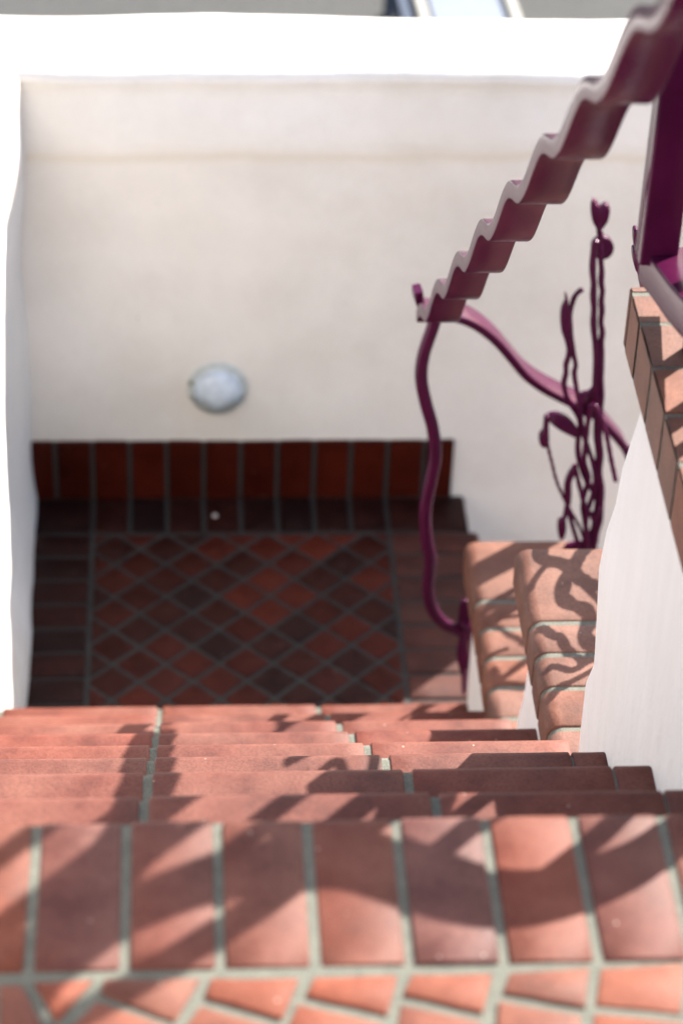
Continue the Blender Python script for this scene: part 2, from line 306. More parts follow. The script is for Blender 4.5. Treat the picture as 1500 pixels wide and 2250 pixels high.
def ramp(n, l, src, stops, interp='LINEAR'):
    r = n.new('ShaderNodeValToRGB'); r.color_ramp.interpolation = interp
    e = r.color_ramp.elements
    e[0].position, e[0].color = stops[0][0], (*stops[0][1], 1)
    e[1].position, e[1].color = stops[-1][0], (*stops[-1][1], 1)
    for p, c in stops[1:-1]:
        k = e.new(p); k.color = (*c, 1)
    l.new(src, r.inputs[0]); return r

def mix(n, l, fac, a, b, mode='MIX'):
    m = n.new('ShaderNodeMix'); m.data_type = 'RGBA'; m.blend_type = mode
    for key, v in ((0, fac), (6, a), (7, b)):
        if isinstance(v, (int, float)): m.inputs[key].default_value = v
        elif isinstance(v, tuple): m.inputs[key].default_value = (*v, 1)
        else: l.new(v, m.inputs[key])
    return m.outputs[2]

def bump(n, l, b, hs, dist, strength=1.0):
    bp = n.new('ShaderNodeBump'); bp.inputs['Distance'].default_value = dist; bp.inputs['Strength'].default_value = strength
    l.new(hs, bp.inputs['Height']); l.new(bp.outputs[0], b.inputs['Normal'])

def tile_mat(name, stops, dust, dustcol, rough=(.5, .75), spots=0.5, spec=.22):
    m, n, l, b = newmat(name)
    geo = n.new('ShaderNodeNewGeometry'); pos = geo.outputs['Position']; rnd = geo.outputs['Random Per Island']
    base = ramp(n, l, rnd, stops).outputs[0]
    # per tile offset of the mottling so neighbours never continue each other
    add = n.new('ShaderNodeVectorMath'); add.operation = 'MULTIPLY_ADD'; l.new(rnd, add.inputs[0])
    add.inputs[1].default_value = (17, 31, 11); l.new(pos, add.inputs[2])
    v = add.outputs[0]
    a = nz(n, l, 14, 5, .6, v); r1 = ramp(n, l, a.outputs[0], [(.3, (.66, .66, .68)), (.7, (1.28, 1.26, 1.24))])
    col = mix(n, l, 1.0, base, r1.outputs[0], 'MULTIPLY')
    d = nz(n, l, 7, 7, .7, v); rd = ramp(n, l, d.outputs[0], [(.42, (0, 0, 0)), (.78, (1, 1, 1))])
    mu = n.new('ShaderNodeMath'); mu.operation = 'MULTIPLY'; l.new(rd.outputs[0], mu.inputs[0]); mu.inputs[1].default_value = dust
    col = mix(n, l, mu.outputs[0], col, dustcol)
    # fine speckle, chips and pits
    f = nz(n, l, 260, 2, .6, v); rf = ramp(n, l, f.outputs[0], [(.36, (.62, .6, .6)), (.5, (1, 1, 1)), (.66, (1.2, 1.2, 1.2))])
    col = mix(n, l, spots, col, mix(n, l, 1.0, col, rf.outputs[0], 'MULTIPLY'))
    vo = n.new('ShaderNodeTexVoronoi'); vo.inputs['Scale'].default_value = 48; l.new(v, vo.inputs['Vector'])
    rv = ramp(n, l, vo.outputs['Distance'], [(.05, (1, 1, 1)), (.085, (0, 0, 0))])
    keep = n.new('ShaderNodeMath'); keep.operation = 'GREATER_THAN'; sp = n.new('ShaderNodeSeparateColor'); l.new(vo.outputs['Color'], sp.inputs[0])
    l.new(sp.outputs[0], keep.inputs[0]); keep.inputs[1].default_value = .62
    mk = n.new('ShaderNodeMath'); mk.operation = 'MULTIPLY'; l.new(keep.outputs[0], mk.inputs[0]); l.new(rv.outputs[0], mk.inputs[1])
    pitc = ramp(n, l, sp.outputs[1], [(.5, (.05, .035, .03)), (.56, (.62, .5, .42))])
    mk2 = n.new('ShaderNodeMath'); mk2.operation = 'MULTIPLY'; l.new(mk.outputs[0], mk2.inputs[0]); mk2.inputs[1].default_value = spots
    col = mix(n, l, mk2.outputs[0], col, pitc.outputs[0])
    l.new(col, b.inputs['Base Color']); b.inputs['Specular IOR Level'].default_value = spec
    rr = n.new('ShaderNodeMapRange'); l.new(a.outputs[0], rr.inputs[0]); rr.inputs[3].default_value = rough[0]; rr.inputs[4].default_value = rough[1]
    l.new(rr.outputs[0], b.inputs['Roughness'])
    h = n.new('ShaderNodeMath'); h.operation = 'SUBTRACT'; l.new(f.outputs[0], h.inputs[0]); l.new(mk.outputs[0], h.inputs[1])
    bump(n, l, b, h.outputs[0], .0006, .7)
    return m

M_TREAD = tile_mat('clay_tread', [(0, (0.1045, 0.0283, 0.0192)), (.35, (0.1226, 0.0283, 0.0168)), (.7, (0.1118, 0.0323, 0.0216)), (1, (0.1009, 0.0337, 0.0240))], .62, (0.1514, 0.0774, 0.0570))
M_TOP = tile_mat('clay_paver', [(0, (0.0980, 0.0290, 0.0229)), (.25, (0.1294, 0.0305, 0.0153)), (.5, (0.0862, 0.0305, 0.0254)), (.75, (0.1372, 0.0349, 0.0165)), (1, (0.0941, 0.0334, 0.0280))], .72, (0.1333, 0.0726, 0.0572))
M_FAN = tile_mat('clay_paver_bright', [(0, (0.1436, 0.0360, 0.0180)), (.5, (0.1588, 0.0429, 0.0228)), (1, (0.1285, 0.0450, 0.0288))], .35, (0.1663, 0.0866, 0.0600))
M_CAP = tile_mat('clay_cap', [(0, (.150, .050, .028)), (.5, (.128, .054, .036)), (1, (.138, .066, .050))], .5, (.165, .098, .076))
M_LOW = tile_mat('shaded_clay', [(0, (.018, .008, .008)), (.18, (.028, .0085, .0065)), (.45, (.040, .0085, .0055)), (.75, (.058, .0105, .0065)), (.93, (.082, .0145, .008)), (1, (.018, .008, .008))], .2, (.045, .016, .013), (.28, .5), .3, .10)  # deep shade of the landing put into the clay colour; glossier finish
M_LOWB = tile_mat('shaded_clay_border', [(0, (.013, .006, .006)), (.5, (.020, .0065, .0055)), (1, (.028, .0075, .0055))], .2, (.03, .012, .011), (.28, .5), .3, .10)  # far and left rows: deepest shade put into a still darker tone
M_SKIRT = tile_mat('shaded_skirting', [(0, (0.0210, 0.0034, 0.0021)), (.5, (0.0560, 0.0067, 0.0031)), (1, (0.0350, 0.0045, 0.0026))], .15, (0.0350, 0.0112, 0.0078), (.25, .45), .3, .10)  # shade at the wall foot put into the tile colour

def mortar(name, c0, c1):
    m, n, l, b = newmat(name)
    geo = n.new('ShaderNodeNewGeometry'); pos = geo.outputs['Position']
    a = nz(n, l, 60, 6, .7, pos); c = ramp(n, l, a.outputs[0], [(.35, c0), (.65, c1)])
    f = nz(n, l, 500, 2, .6, pos)
    l.new(mix(n, l, .5, c.outputs[0], ramp(n, l, f.outputs[0], [(.35, tuple(x*.6 for x in c0)), (.65, tuple(min(1, x*1.25) for x in c1))]).outputs[0]), b.inputs['Base Color'])
    b.inputs['Roughness'].default_value = .9
    bump(n, l, b, f.outputs[0], .0015, .8); return m
M_MORT = mortar('mortar', (.070, .075, .060), (.135, .134, .108))
M_MORTD = mortar('mortar_shaded', (.020, .021, .020), (.032, .033, .031))  # landing copy of the mortar, its shade put into the colour

def stucco(name, c, c2, streak=.3):
    m, n, l, b = newmat(name)
    geo = n.new('ShaderNodeNewGeometry'); pos = geo.outputs['Position']
    a = nz(n, l, 2.2, 6, .62, pos); col = ramp(n, l, a.outputs[0], [(.35, c2), (.62, c)]).outputs[0]
    mp = n.new('ShaderNodeMapping'); mp.inputs['Scale'].default_value = (26, 26, 2.2); l.new(pos, mp.inputs[0])
    s = nz(n, l, 1.0, 5, .6, mp.outputs[0]); rs = ramp(n, l, s.outputs[0], [(.38, (.90, .885, .87)), (.6, (1, 1, 1))])
    col = mix(n, l, streak, col, mix(n, l, 1.0, col, rs.outputs[0], 'MULTIPLY'))
    # a few dirt specks
    v = n.new('ShaderNodeTexVoronoi'); v.inputs['Scale'].default_value = 22; l.new(pos, v.inputs['Vector'])
    rv = ramp(n, l, v.outputs['Distance'], [(.02, (1, 1, 1)), (.045, (0, 0, 0))])
    sp = n.new('ShaderNodeSeparateColor'); l.new(v.outputs['Color'], sp.inputs[0])
    gt = n.new('ShaderNodeMath'); gt.operation = 'GREATER_THAN'; l.new(sp.outputs[0], gt.inputs[0]); gt.inputs[1].default_value = .8
    mk = n.new('ShaderNodeMath'); mk.operation = 'MULTIPLY'; l.new(gt.outputs[0], mk.inputs[0]); l.new(rv.outputs[0], mk.inputs[1])
    col = mix(n, l, mk.outputs[0], col, (.25, .22, .19))
    l.new(col, b.inputs['Base Color']); b.inputs['Roughness'].default_value = .85
    f = nz(n, l, 9, 8, .6, pos); g2 = nz(n, l, 90, 3, .6, mp.outputs[0])
    ad = n.new('ShaderNodeMath'); ad.operation = 'MULTIPLY_ADD'; l.new(g2.outputs[0], ad.inputs[0]); ad.inputs[1].default_value = .012; l.new(f.outputs[0], ad.inputs[2])
    bump(n, l, b, ad.outputs[0], .012, .6); return m, n, l, b
M_WALL, *_ = stucco('white_stucco', (.80, .775, .755), (.73, .70, .675))
M_WALLB, mn, ml, mb = stucco('cream_stucco', (.765, .735, .70), (.69, .66, .625), .0)
_c = mb.inputs['Base Color'].links[0].from_socket
_g = mn.new('ShaderNodeNewGeometry'); _s = mn.new('ShaderNodeSeparateXYZ'); ml.new(_g.outputs['Position'], _s.inputs[0])
_w = nz(mn, ml, 3.5, 5, .6, _g.outputs['Position'])                 # faint ochre run-off stain along the ledge under the coping
_a = mn.new('ShaderNodeMath'); _a.operation = 'MULTIPLY_ADD'; ml.new(_w.outputs[0], _a.inputs[0]); _a.inputs[1].default_value = .05; ml.new(_s.outputs[2], _a.inputs[2])
_r = ramp(mn, ml, _a.outputs[0], [(0, (0, 0, 0)), (1, (1, 1, 1))])
_m = mn.new('ShaderNodeMapRange'); ml.new(_a.outputs[0], _m.inputs[0]); _m.inputs[1].default_value = -.955; _m.inputs[2].default_value = -.920
_rr = ramp(mn, ml, _m.outputs[0], [(0, (0, 0, 0)), (.45, (1, 1, 1)), (.6, (1, 1, 1)), (1, (0, 0, 0))])
_f = mn.new('ShaderNodeMath'); _f.operation = 'MULTIPLY'; ml.new(_rr.outputs[0], _f.inputs[0]); _f.inputs[1].default_value = .38
_b1 = nz(mn, ml, 1.3, 7, .68, _g.outputs['Position']); _b2 = ramp(mn, ml, _b1.outputs[0], [(.38, (.90, .89, .87)), (.55, (1, 1, 1)), (.68, (1.03, 1.02, 1.0))])
ml.new(mix(mn, ml, _f.outputs[0], mix(mn, ml, 1.0, _c, _b2.outputs[0], 'MULTIPLY'), (.60, .52, .40)), mb.inputs['Base Color'])
M_PIER, *_ = stucco('white_stucco_pier', (.745, .72, .70), (.70, .675, .655), .3)

def paint(name, base, rough=.28):
    m, n, l, b = newmat(name)
    geo = n.new('ShaderNodeNewGeometry'); pos = geo.outputs['Position']
    a = nz(n, l, 25, 4, .6, pos)
    l.new(ramp(n, l, a.outputs[0], [(.35, tuple(x*.88 for x in base)), (.65, tuple(min(1, x*1.1) for x in base))]).outputs[0], b.inputs['Base Color'])
    b.inputs['Roughness'].default_value = rough
    b.inputs['Specular IOR Level'].default_value = .16; b.inputs['Specular Tint'].default_value = (1, .62, .88, 1); b.inputs['Coat Weight'].default_value = .04; b.inputs['Coat Roughness'].default_value = .12
    o = nz(n, l, 70, 3, .5, pos); bump(n, l, b, o.outputs[0], .0012, .35); return m
M_IRON = paint('plum_enamel', (.047, .004, .024), .27)

# ------------------------------------------------------------ staircase
SL = {1: -.0, 2: .006, 3: .003, 4: -.001, 5: -.001, 6: 0, 7: -.001, 8: .001}   # small hand-laid unevenness
stairs = empty('staircase', (0, 0, ZL), 'white staircase of eight red clay tiled treads descending to the dark lower paving', 'staircase')
XLW = -0.42
for k in range(1, 9):
    z = -k*RR+SL[k]; y1 = k*G; y0 = (k-1)*G
    bm = bmesh.new()
    jr = {3: True, 2: True, 1: True}.get(k, False)
    xs = [-NL*2+.19, -NL, 0, NL]+[1.80*NL, XR]
    for i in range(len(xs)-1):
        g = .0052 if i < 3 else .0012
        a0 = xs[i]+(g if i else 0); a1 = xs[i+1]-(.0052 if i < 2 else (.0012 if i == 3 else .0052)); 
        if i == 2: a1 = xs[i+1]-.0052
        if i == 3: a0 = xs[i]+.0052
        if not jr and i == 3: a1 = XR+.001
        if not jr and i == 4: continue
        if i == 4: a1 = xs[i+1]+.001
        nosing(bm, a0, a1, y1-.15, y1, z)
    step = link('step', bm, M_TREAD, stairs)
    bm = bmesh.new()
    for i in range(len(xs)-1):
        a0 = xs[i]+(.005 if i else 0); a1 = xs[i+1]-.005
        tile(bm, rect(a0, a1, y0-.012, y1-.160), z-.001)
    link('back_tile', bm, M_TREAD, step)
    bm = bmesh.new()
    box(bm, XLW-.05, XR-.001, y0-.035, y1-.02, z-.19, z-.003); nosing(bm, XLW-.05, XR-.0015, y1-.10, y1-.0035, z-.0032, th=.028)
    link('mortar_bed', bm, M_MORT, step, smooth=False)
    bm = bmesh.new()
    box(bm, XLW-.05, XR-.003, y1-.2, y1-.024, ZL-.3, z-.036)
    link('riser', bm, M_PIER, step, smooth=False)

# ------------------------------------------------------------ upper paving (structure)
bm = bmesh.new()
x0t = -.0956; l1 = .1985
nb = 14
for i in range(-5, nb-1):
    a0, a1 = x0t+i*P+.0046, x0t+(i+1)*P-.0046
    if a1 > XR-.001: a1 = XR-.002
    if a0 > a1-.01: break
    if a0 < -.44: continue
    nosing(bm, a0, a1, -l1+.005, .0, 0.0, rad=.017)
top = link('upper_paving', bm, M_TOP); tag(top, kind='structure')
bm = bmesh.new()
for pl in D['fan']:
    tile(bm, pl, 0.0)
for i in range(4):
    tile(bm, rect(-.128-(i+1)*P+.004, -.128-i*P-.004, -.313, -.263), 0.0); tile(bm, rect(-.128-(i+1)*P+.004, -.128-i*P-.004, -.254, -.207), 0.0)
# hidden remainder of the paving, towards the house
for i in range(-5, 8):
    for j in range(22):
        tile(bm, rect(i*P+.004, (i+1)*P-.004, -.318-(j+1)*P+.004, -.318-j*P-.004), 0.0)
f_ = link('upper_paving_field', bm, M_FAN); tag(f_, kind='structure')
bm = bmesh.new()
box(bm, XLW-.05, XR-.001, -2.3, -.010, -.30, -.0028)
o = link('upper_paving_bed', bm, M_MORT, smooth=False); tag(o, kind='structure')

# ------------------------------------------------------------ lower paving (structure)
bm = bmesh.new(); bmb = bmesh.new()
ya, xl = 2.8433, -.1553
xr = xl+8*P
g = .0048
for i in range(-1, 11):                                     # far border row
    x0, x1 = xl+i*P, xl+(i+1)*P
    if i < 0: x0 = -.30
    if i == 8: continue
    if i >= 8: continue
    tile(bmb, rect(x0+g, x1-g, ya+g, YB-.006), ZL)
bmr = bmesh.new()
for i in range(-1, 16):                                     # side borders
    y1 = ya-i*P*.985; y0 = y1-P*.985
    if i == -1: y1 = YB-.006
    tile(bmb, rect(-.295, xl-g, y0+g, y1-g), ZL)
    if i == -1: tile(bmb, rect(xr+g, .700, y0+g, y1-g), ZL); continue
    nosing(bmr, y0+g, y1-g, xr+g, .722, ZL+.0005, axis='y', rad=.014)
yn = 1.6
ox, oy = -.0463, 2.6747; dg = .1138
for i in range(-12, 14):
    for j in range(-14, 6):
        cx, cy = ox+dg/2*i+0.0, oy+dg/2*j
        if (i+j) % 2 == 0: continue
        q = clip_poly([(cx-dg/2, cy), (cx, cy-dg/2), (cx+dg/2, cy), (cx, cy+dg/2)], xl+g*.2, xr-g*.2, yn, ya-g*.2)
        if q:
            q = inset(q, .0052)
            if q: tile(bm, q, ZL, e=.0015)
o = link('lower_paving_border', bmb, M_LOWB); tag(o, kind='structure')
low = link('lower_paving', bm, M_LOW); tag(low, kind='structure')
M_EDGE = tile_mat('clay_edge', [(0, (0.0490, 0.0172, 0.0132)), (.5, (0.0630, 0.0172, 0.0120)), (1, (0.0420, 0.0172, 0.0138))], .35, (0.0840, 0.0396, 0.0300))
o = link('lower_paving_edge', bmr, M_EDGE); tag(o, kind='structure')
bm = bmesh.new()
box(bm, -.36, .695, 1.95, YB+.02, ZL-.25, ZL-.0035)
o = link('lower_paving_bed', bm, M_MORTD, smooth=False); tag(o, kind='structure')

# ------------------------------------------------------------ stucco walls
def loft_wall(name, prof, s0, s1, axis, mat, amp=.006, step=.03, label=None, cat='wall', parent=None, endround=0.0, seed=0, sc_=3.0, warp=None):
    """closed cross-section prof [(u,z)..] carried along axis from s0 to s1 with hand-trowelled waviness"""
    bm = bmesh.new(); n = max(2, int(abs(s1-s0)/step)); rings = []
    # refine profile
    q = []
    for i in range(len(prof)):
        a, b = prof[i], prof[(i+1) % len(prof)]; L = math.dist(a, b); m = max(1, int(L/step))
        for k in range(m): q.append((a[0]+(b[0]-a[0])*k/m, a[1]+(b[1]-a[1])*k/m))
    cu = sum(p[0] for p in q)/len(q); 
    for i in range(n+1):
        s = s0+(s1-s0)*i/n
        ring = []
        for (u, z) in q:
            P_ = Vector((s, u, z)) if axis == 'x' else Vector((u, s, z))
            d = Vector((noise.noise(P_*sc_+Vector((seed, 3, 1))), noise.noise(P_*sc_+Vector((7, seed, 2))), noise.noise(P_*sc_+Vector((5, 1, seed)))))
            d2 = Vector((noise.noise(P_*sc_*3.3+Vector((seed, 3, 1))), noise.noise(P_*sc_*3.3+Vector((7, seed, 2))), noise.noise(P_*sc_*3.3+Vector((5, 1, seed)))))
            ring.append(bm.verts.new(P_+d*amp*1.6+d2*amp*.35))
        rings.append(ring)
    m = len(q)
    for i in range(n):
        for k in range(m): bm.faces.new((rings[i][k], rings[i][(k+1) % m], rings[i+1][(k+1) % m], rings[i+1][k]))
    bm.faces.new(rings[0]); bm.faces.new(rings[-1])
    if warp:
        for v in bm.verts: v.co = warp(v.co)
    o = link(name, bm, mat, parent, angle=60)
    if label: tag(o, label, cat)
    return o

def arc(cx, cz, r, a0, a1, n=5):
    return [(cx+r*math.cos(math.radians(a0+(a1-a0)*k/n)), cz+r*math.sin(math.radians(a0+(a1-a0)*k/n))) for k in range(n+1)]
ZT = -.772
# back wall: inner face at YB, a slightly leaning band under the rounded coping
prof = [(YB, ZS-.3), (YB, -1.86), (YB+.002, -1.2), (YB+.001, -.99), (YB-.001, -.965), (YB-.0065, -.94), (YB-.006, -.915), (YB+.004, -.86), (YB+.012, -.80)] \
     + arc(YB+.036, ZT-.026, .026, 180, 95) + [(YB+.15, ZT+.002)] + arc(3.272-.03, ZT-.03, .03, 88, 0) + [(3.272, ZS-.3)]
loft_wall('garden_wall', prof, -.95, 1.22, 'x', M_WALLB, .005, .03, 'long white stucco wall with rounded sunlit top, behind the dark lower paving and carrying the round lamp', seed=4)
# left wall of the stair well: hand-shaped, hollowed at mid height
def hollow(p):
    if p.x < -.45: return p
    def sm(a, b, x): t = min(1, max(0, (x-a)/(b-a))); return t*t*(3-2*t)
    k = sm(2.97, 2.72, p.y)*sm(2.20, 2.42, p.y)*sm(-1.85, -1.6, p.z)*sm(-.80, -1.15, p.z)
    m_ = sm(2.12, 1.74, p.y)
    return Vector((p.x-.045*k-.15*m_, p.y, p.z))
prof = [(-.282, ZL-.2), (-.284, ZL+.02), (-.290, ZL+.12), (-.296, ZL+.28), (-.292, -1.25), (-.282, -.95), (-.286, -.84)] + arc(-.316, ZT-.032, .03, 0, 85) + [(-.60, ZT-.002), (-.62, ZT-.05), (-.62, ZL-.2)]
prof = prof
loft_wall('side_wall', prof, 1.70, YB+.01, 'y', M_WALLB, .009, .03, 'white stucco wall along the left side of the lower paving, bright where the sun strikes it', seed=9, warp=hollow)
# left flank wall of the stairs, stepping with them, outside the picture's left edge
bm = bmesh.new()
pts = [(-2.3, -.35), (-2.3, .40), (.1, .40), (.4, .26), (1.9, -1.0), (2.05, -1.10), (2.05, ZL-.3), (-.1, ZL-.3)]
A_ = [bm.verts.new((XLW-.02, y, z)) for y, z in pts]; B_ = [bm.verts.new((XLW-.22, y, z)) for y, z in pts]
bm.faces.new(A_); bm.faces.new(B_)
for i in range(len(pts)): bm.faces.new((A_[i], A_[(i+1) % len(pts)], B_[(i+1) % len(pts)], B_[i]))
bmesh.ops.bevel(bm, geom=[e for e in bm.edges], offset=.02, segments=3, affect='EDGES')
tag(link('flank_wall', bm, M_WALL), 'white stucco wall climbing beside the left ends of the stair treads', 'wall')

# ------------------------------------------------------------ stepped piers on the right, each with brick capping
def pier(y_near, y_far, ztop, joints, label, seed, far_pts, brick_w=.082, zbase=ZS, cap_over=.020, clay=M_CAP, capr=.022, x1=.790, caph=.078, nose_far=.0, layers=None):
    root = empty('stepped_pier', (XR+.09, (y_near+y_far)/2, zbase), label, 'pier', 'stepped piers beside the stairs')
    # stucco body: far edge follows far_pts [(z, y)], flaring and wavering as trowelled by hand
    bm = bmesh.new(); zt = ztop-caph
    lev = 28; rings = []
    def yfar(z):
        for (za, ya_), (zb, yb_) in zip(far_pts[:-1], far_pts[1:]):
            if za >= z >= zb:
                t = (za-z)/(za-zb); t = t*t*(3-2*t); return ya_+(yb_-ya_)*t
        return far_pts[-1][1] if z < far_pts[-1][0] else far_pts[0][1]
    for i in range(lev+1):
        z = zbase+(zt-zbase)*(i/lev)**.6 if i < lev else zt
        yf = yfar(z); ring = []
        per = []
        N = 16
        for k in range(N+1): per.append((XR, y_near+(yf-.03-y_near)*k/N))
        per += [(XR+.004, yf-.014), (XR+.014, yf-.004), (XR+.03, yf)]
        for k in range(1, 5): per.append((XR+.03+(x1-.02-XR-.03)*k/4, yf))
        per.append((x1-.012, y_near))
        for (x, y) in per:
            P_ = Vector((x, y, z)); w_ = .006 if y > y_near+.02 else 0
            ring.append(bm.verts.new((x+w_*.55*noise.noise(P_*5+Vector((seed, 0, 0))), y+w_*noise.noise(P_*6+Vector((0, seed, 0))), z)))
        rings.append(ring)
    m = len(rings[0])
    for i in range(lev):
        for k in range(m): bm.faces.new((rings[i][k], rings[i][(k+1) % m], rings[i+1][(k+1) % m], rings[i+1][k]))
    bm.faces.new(rings[0]); bm.faces.new(rings[-1])
    link('stucco_body', bm, M_PIER, root, angle=60)
    xc = XR-cap_over
    # mortar bed of the capping
    bm = bmesh.new()
    if capr > .01: nosing(bm, y_near, y_far-.004, x1-.004, xc+.0022, ztop-.0018, axis='y', rad=capr, th=caph-.006)
    else: box(bm, xc+.0014, x1-.004, y_near, y_far-.004, zt, ztop-.0014)
    link('mortar_bed', bm, M_MORT, root, smooth=False)
    bm = bmesh.new(); ys = [y_far]+joints+[y_near]
    for a, b in zip(ys[:-1], ys[1:]):
        gp = .0052 if capr > .01 else .0028
        a1 = a-(gp if a != y_far else 0); b1 = b+(gp if b != y_near else 0)
        if capr > .01:
            nosing(bm, b1, a1, x1, xc, ztop, axis='y', rad=capr, th=caph-.002)
        else:
            bb = bmesh.new(); box(bb, xc+random.uniform(-.0007, .0007), x1, b1, a1, zt+.001, ztop+random.uniform(-.0012, .0012))
            bmesh.ops.bevel(bb, geom=[e for e in bb.edges], offset=.0022, segments=2, affect='EDGES')
            me_ = bpy.data.meshes.new('t'); bb.to_mesh(me_); bb.free(); bm.from_mesh(me_); bpy.data.meshes.remove(me_)
    link('brick_cap', bm, clay, root)
    return root

pier(1.50, 2.09, -1.298, [1.9088, 1.8268, 1.7458, 1.6646, 1.58], 'lowest stepped pier with rounded clay coping, where the iron flowers stand', 3.0,
     [(-1.3, 2.07), (-1.45, 2.075), (-1.52, 2.065), (-1.64, 2.05), (-1.9, 2.05), (-3, 2.05)], caph=.075)
pier(.98, 1.50, -.856, [1.3105, 1.2336, 1.1547, 1.0632], 'middle stepped pier with rounded clay coping crossed by wavy iron shadows', 5.0,
     [(-.86, 1.41), (-.96, 1.415), (-1.07, 1.42), (-1.22, 1.475), (-1.4, 1.49), (-3, 1.49)], caph=.075)
pier(-2.3, .885, .030, [.868, .80, .705, .61, .515, .42, .325, .218, .125, .032, -.06, -.2, -.4, -.6, -.8, -1.0, -1.2, -1.4, -1.6, -1.8, -2.0], 'tallest white pier nearest the upper paving, capped with square-edged bricks', 7.0,
     [(.03, .82), (-.09, .828), (-.28, .90), (-.44, .955), (-.58, .91), (-.67, .958), (-.80, .945), (-1.0, .97), (-3, .97)], capr=.004, caph=.085, cap_over=.014)

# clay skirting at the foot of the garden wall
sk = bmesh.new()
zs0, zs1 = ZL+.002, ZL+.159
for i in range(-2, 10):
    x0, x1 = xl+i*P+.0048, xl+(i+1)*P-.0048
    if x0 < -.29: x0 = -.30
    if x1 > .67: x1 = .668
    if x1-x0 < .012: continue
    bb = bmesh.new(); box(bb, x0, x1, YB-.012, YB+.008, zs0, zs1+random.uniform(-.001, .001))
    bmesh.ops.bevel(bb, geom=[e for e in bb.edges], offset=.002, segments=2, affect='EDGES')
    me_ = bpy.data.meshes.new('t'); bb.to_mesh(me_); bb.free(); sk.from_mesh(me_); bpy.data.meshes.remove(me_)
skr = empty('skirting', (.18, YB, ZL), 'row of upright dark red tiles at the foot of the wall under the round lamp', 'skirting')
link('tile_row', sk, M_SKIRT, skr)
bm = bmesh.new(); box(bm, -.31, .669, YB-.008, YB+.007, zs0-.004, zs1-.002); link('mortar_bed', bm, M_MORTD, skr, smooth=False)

# steps going on down to the right between the wall and the lowest pier
low_st = empty('lower_steps', (.8, 2.53, ZS), 'clay steps leading down to the right from the dark lower paving', 'staircase')
for k in range(1, 6):
    z = ZL-k*RR; x0 = .70+(k-1)*.26
    bm = bmesh.new()
    for j in range(8): tile(bm, rect(x0+.003, x0+.255, 2.10+j*.11+.004, 2.10+(j+1)*.11-.004), z)
    stp = link('step', bm, M_TREAD, low_st)
    bm = bmesh.new(); box(bm, x0-.02, x0+.262, 2.09, YB, ZS-.2, z-.004); link('mortar_bed', bm, M_MORT, stp, smooth=False)
bm = bmesh.new(); box(bm, .40, .697, 2.055, YB-.001, ZS-.2, ZL-.03)
tag(link('paving_edge', bm, M_PIER, smooth=False), kind='structure')

# ------------------------------------------------------------ round wall lamp
lamp = empty('wall_lamp', (.128, YB, -1.547), 'round white bulkhead lamp with half-lid hood fixed low on the wall', 'wall lamp')
LC = Vector((.128, YB, -1.547))
def mkplain(name, c, rough, spec=.5, tr=0):
    m, n, l, b = newmat(name)
    geo = n.new('ShaderNodeNewGeometry'); a = nz(n, l, 40, 4, .6, geo.outputs['Position'])
    l.new(ramp(n, l, a.outputs[0], [(.35, tuple(x*.85 for x in c)), (.65, tuple(min(1, x*1.08) for x in c))]).outputs[0], b.inputs['Base Color'])
    b.inputs['Roughness'].default_value = rough; b.inputs['Specular IOR Level'].default_value = spec
    if tr: b.inputs['Subsurface Weight'].default_value = tr
    return m
M_LB = mkplain('lamp_body', (.50, .54, .53), .4)
M_LG = mkplain('lamp_opal_glass', (.52, .59, .67), .22, .5)
M_SCREW = mkplain('weathered_screw', (.14, .16, .08), .6)
def revolve(bm, prof, seg=48, c=LC, a0=0, a1=360):
    """prof (radius, outwards) around the -Y axis"""
    full = abs(a1-a0) >= 360; nseg = seg if full else seg+1; R = []
    for k in range(nseg):
        a = math.radians(a0+(a1-a0)*k/seg)
        R.append([bm.verts.new(c+Vector((math.cos(a)*r_, -d_, math.sin(a)*r_))) for r_, d_ in prof])
    for k in range(seg):
        A, B = R[k], R[(k+1) % nseg]
        for i in range(len(prof)-1):
            if prof[i][0] < 1e-5 and prof[i+1][0] < 1e-5: continue
            try: bm.faces.new((A[i], A[i+1], B[i+1], B[i]))
            except ValueError: pass
bm = bmesh.new(); revolve(bm, [(.0685, -.004), (.0685, .006), (.066, .010), (.058, .012), (.056, .018), (.052, .018), (.050, .010), (.001, .010)]); link('base_ring', bm, M_LB, lamp)
bm = bmesh.new(); revolve(bm, [(.056, .010)]+[(.056*math.cos(math.radians(t)), .012+.034*math.sin(math.radians(t))) for t in range(5, 90, 7)]+[(.0005, .046)]); link('glass', bm, M_LG, lamp)
# lower eyelid hood: a half dome over the lower part
bm = bmesh.new(); revolve(bm, [(.058, .008)]+[(.059*math.cos(math.radians(t)), .012+.042*math.sin(math.radians(t))) for t in range(0, 72, 6)], 32, LC+Vector((0, 0, -.002)), 192, 348)
bmesh.ops.solidify(bm, geom=bm.faces[:], thickness=.003); link('hood', bm, M_LB, lamp)
for sx, sz in ((-.058, .018), (-.052, -.020), (.052, -.020)):
    bm = bmesh.new(); revolve(bm, [(.0055, .006), (.0055, .016), (.004, .018), (.0005, .0185)], 14, LC+Vector((sx, 0, sz))); link('screw', bm, M_SCREW, lamp)

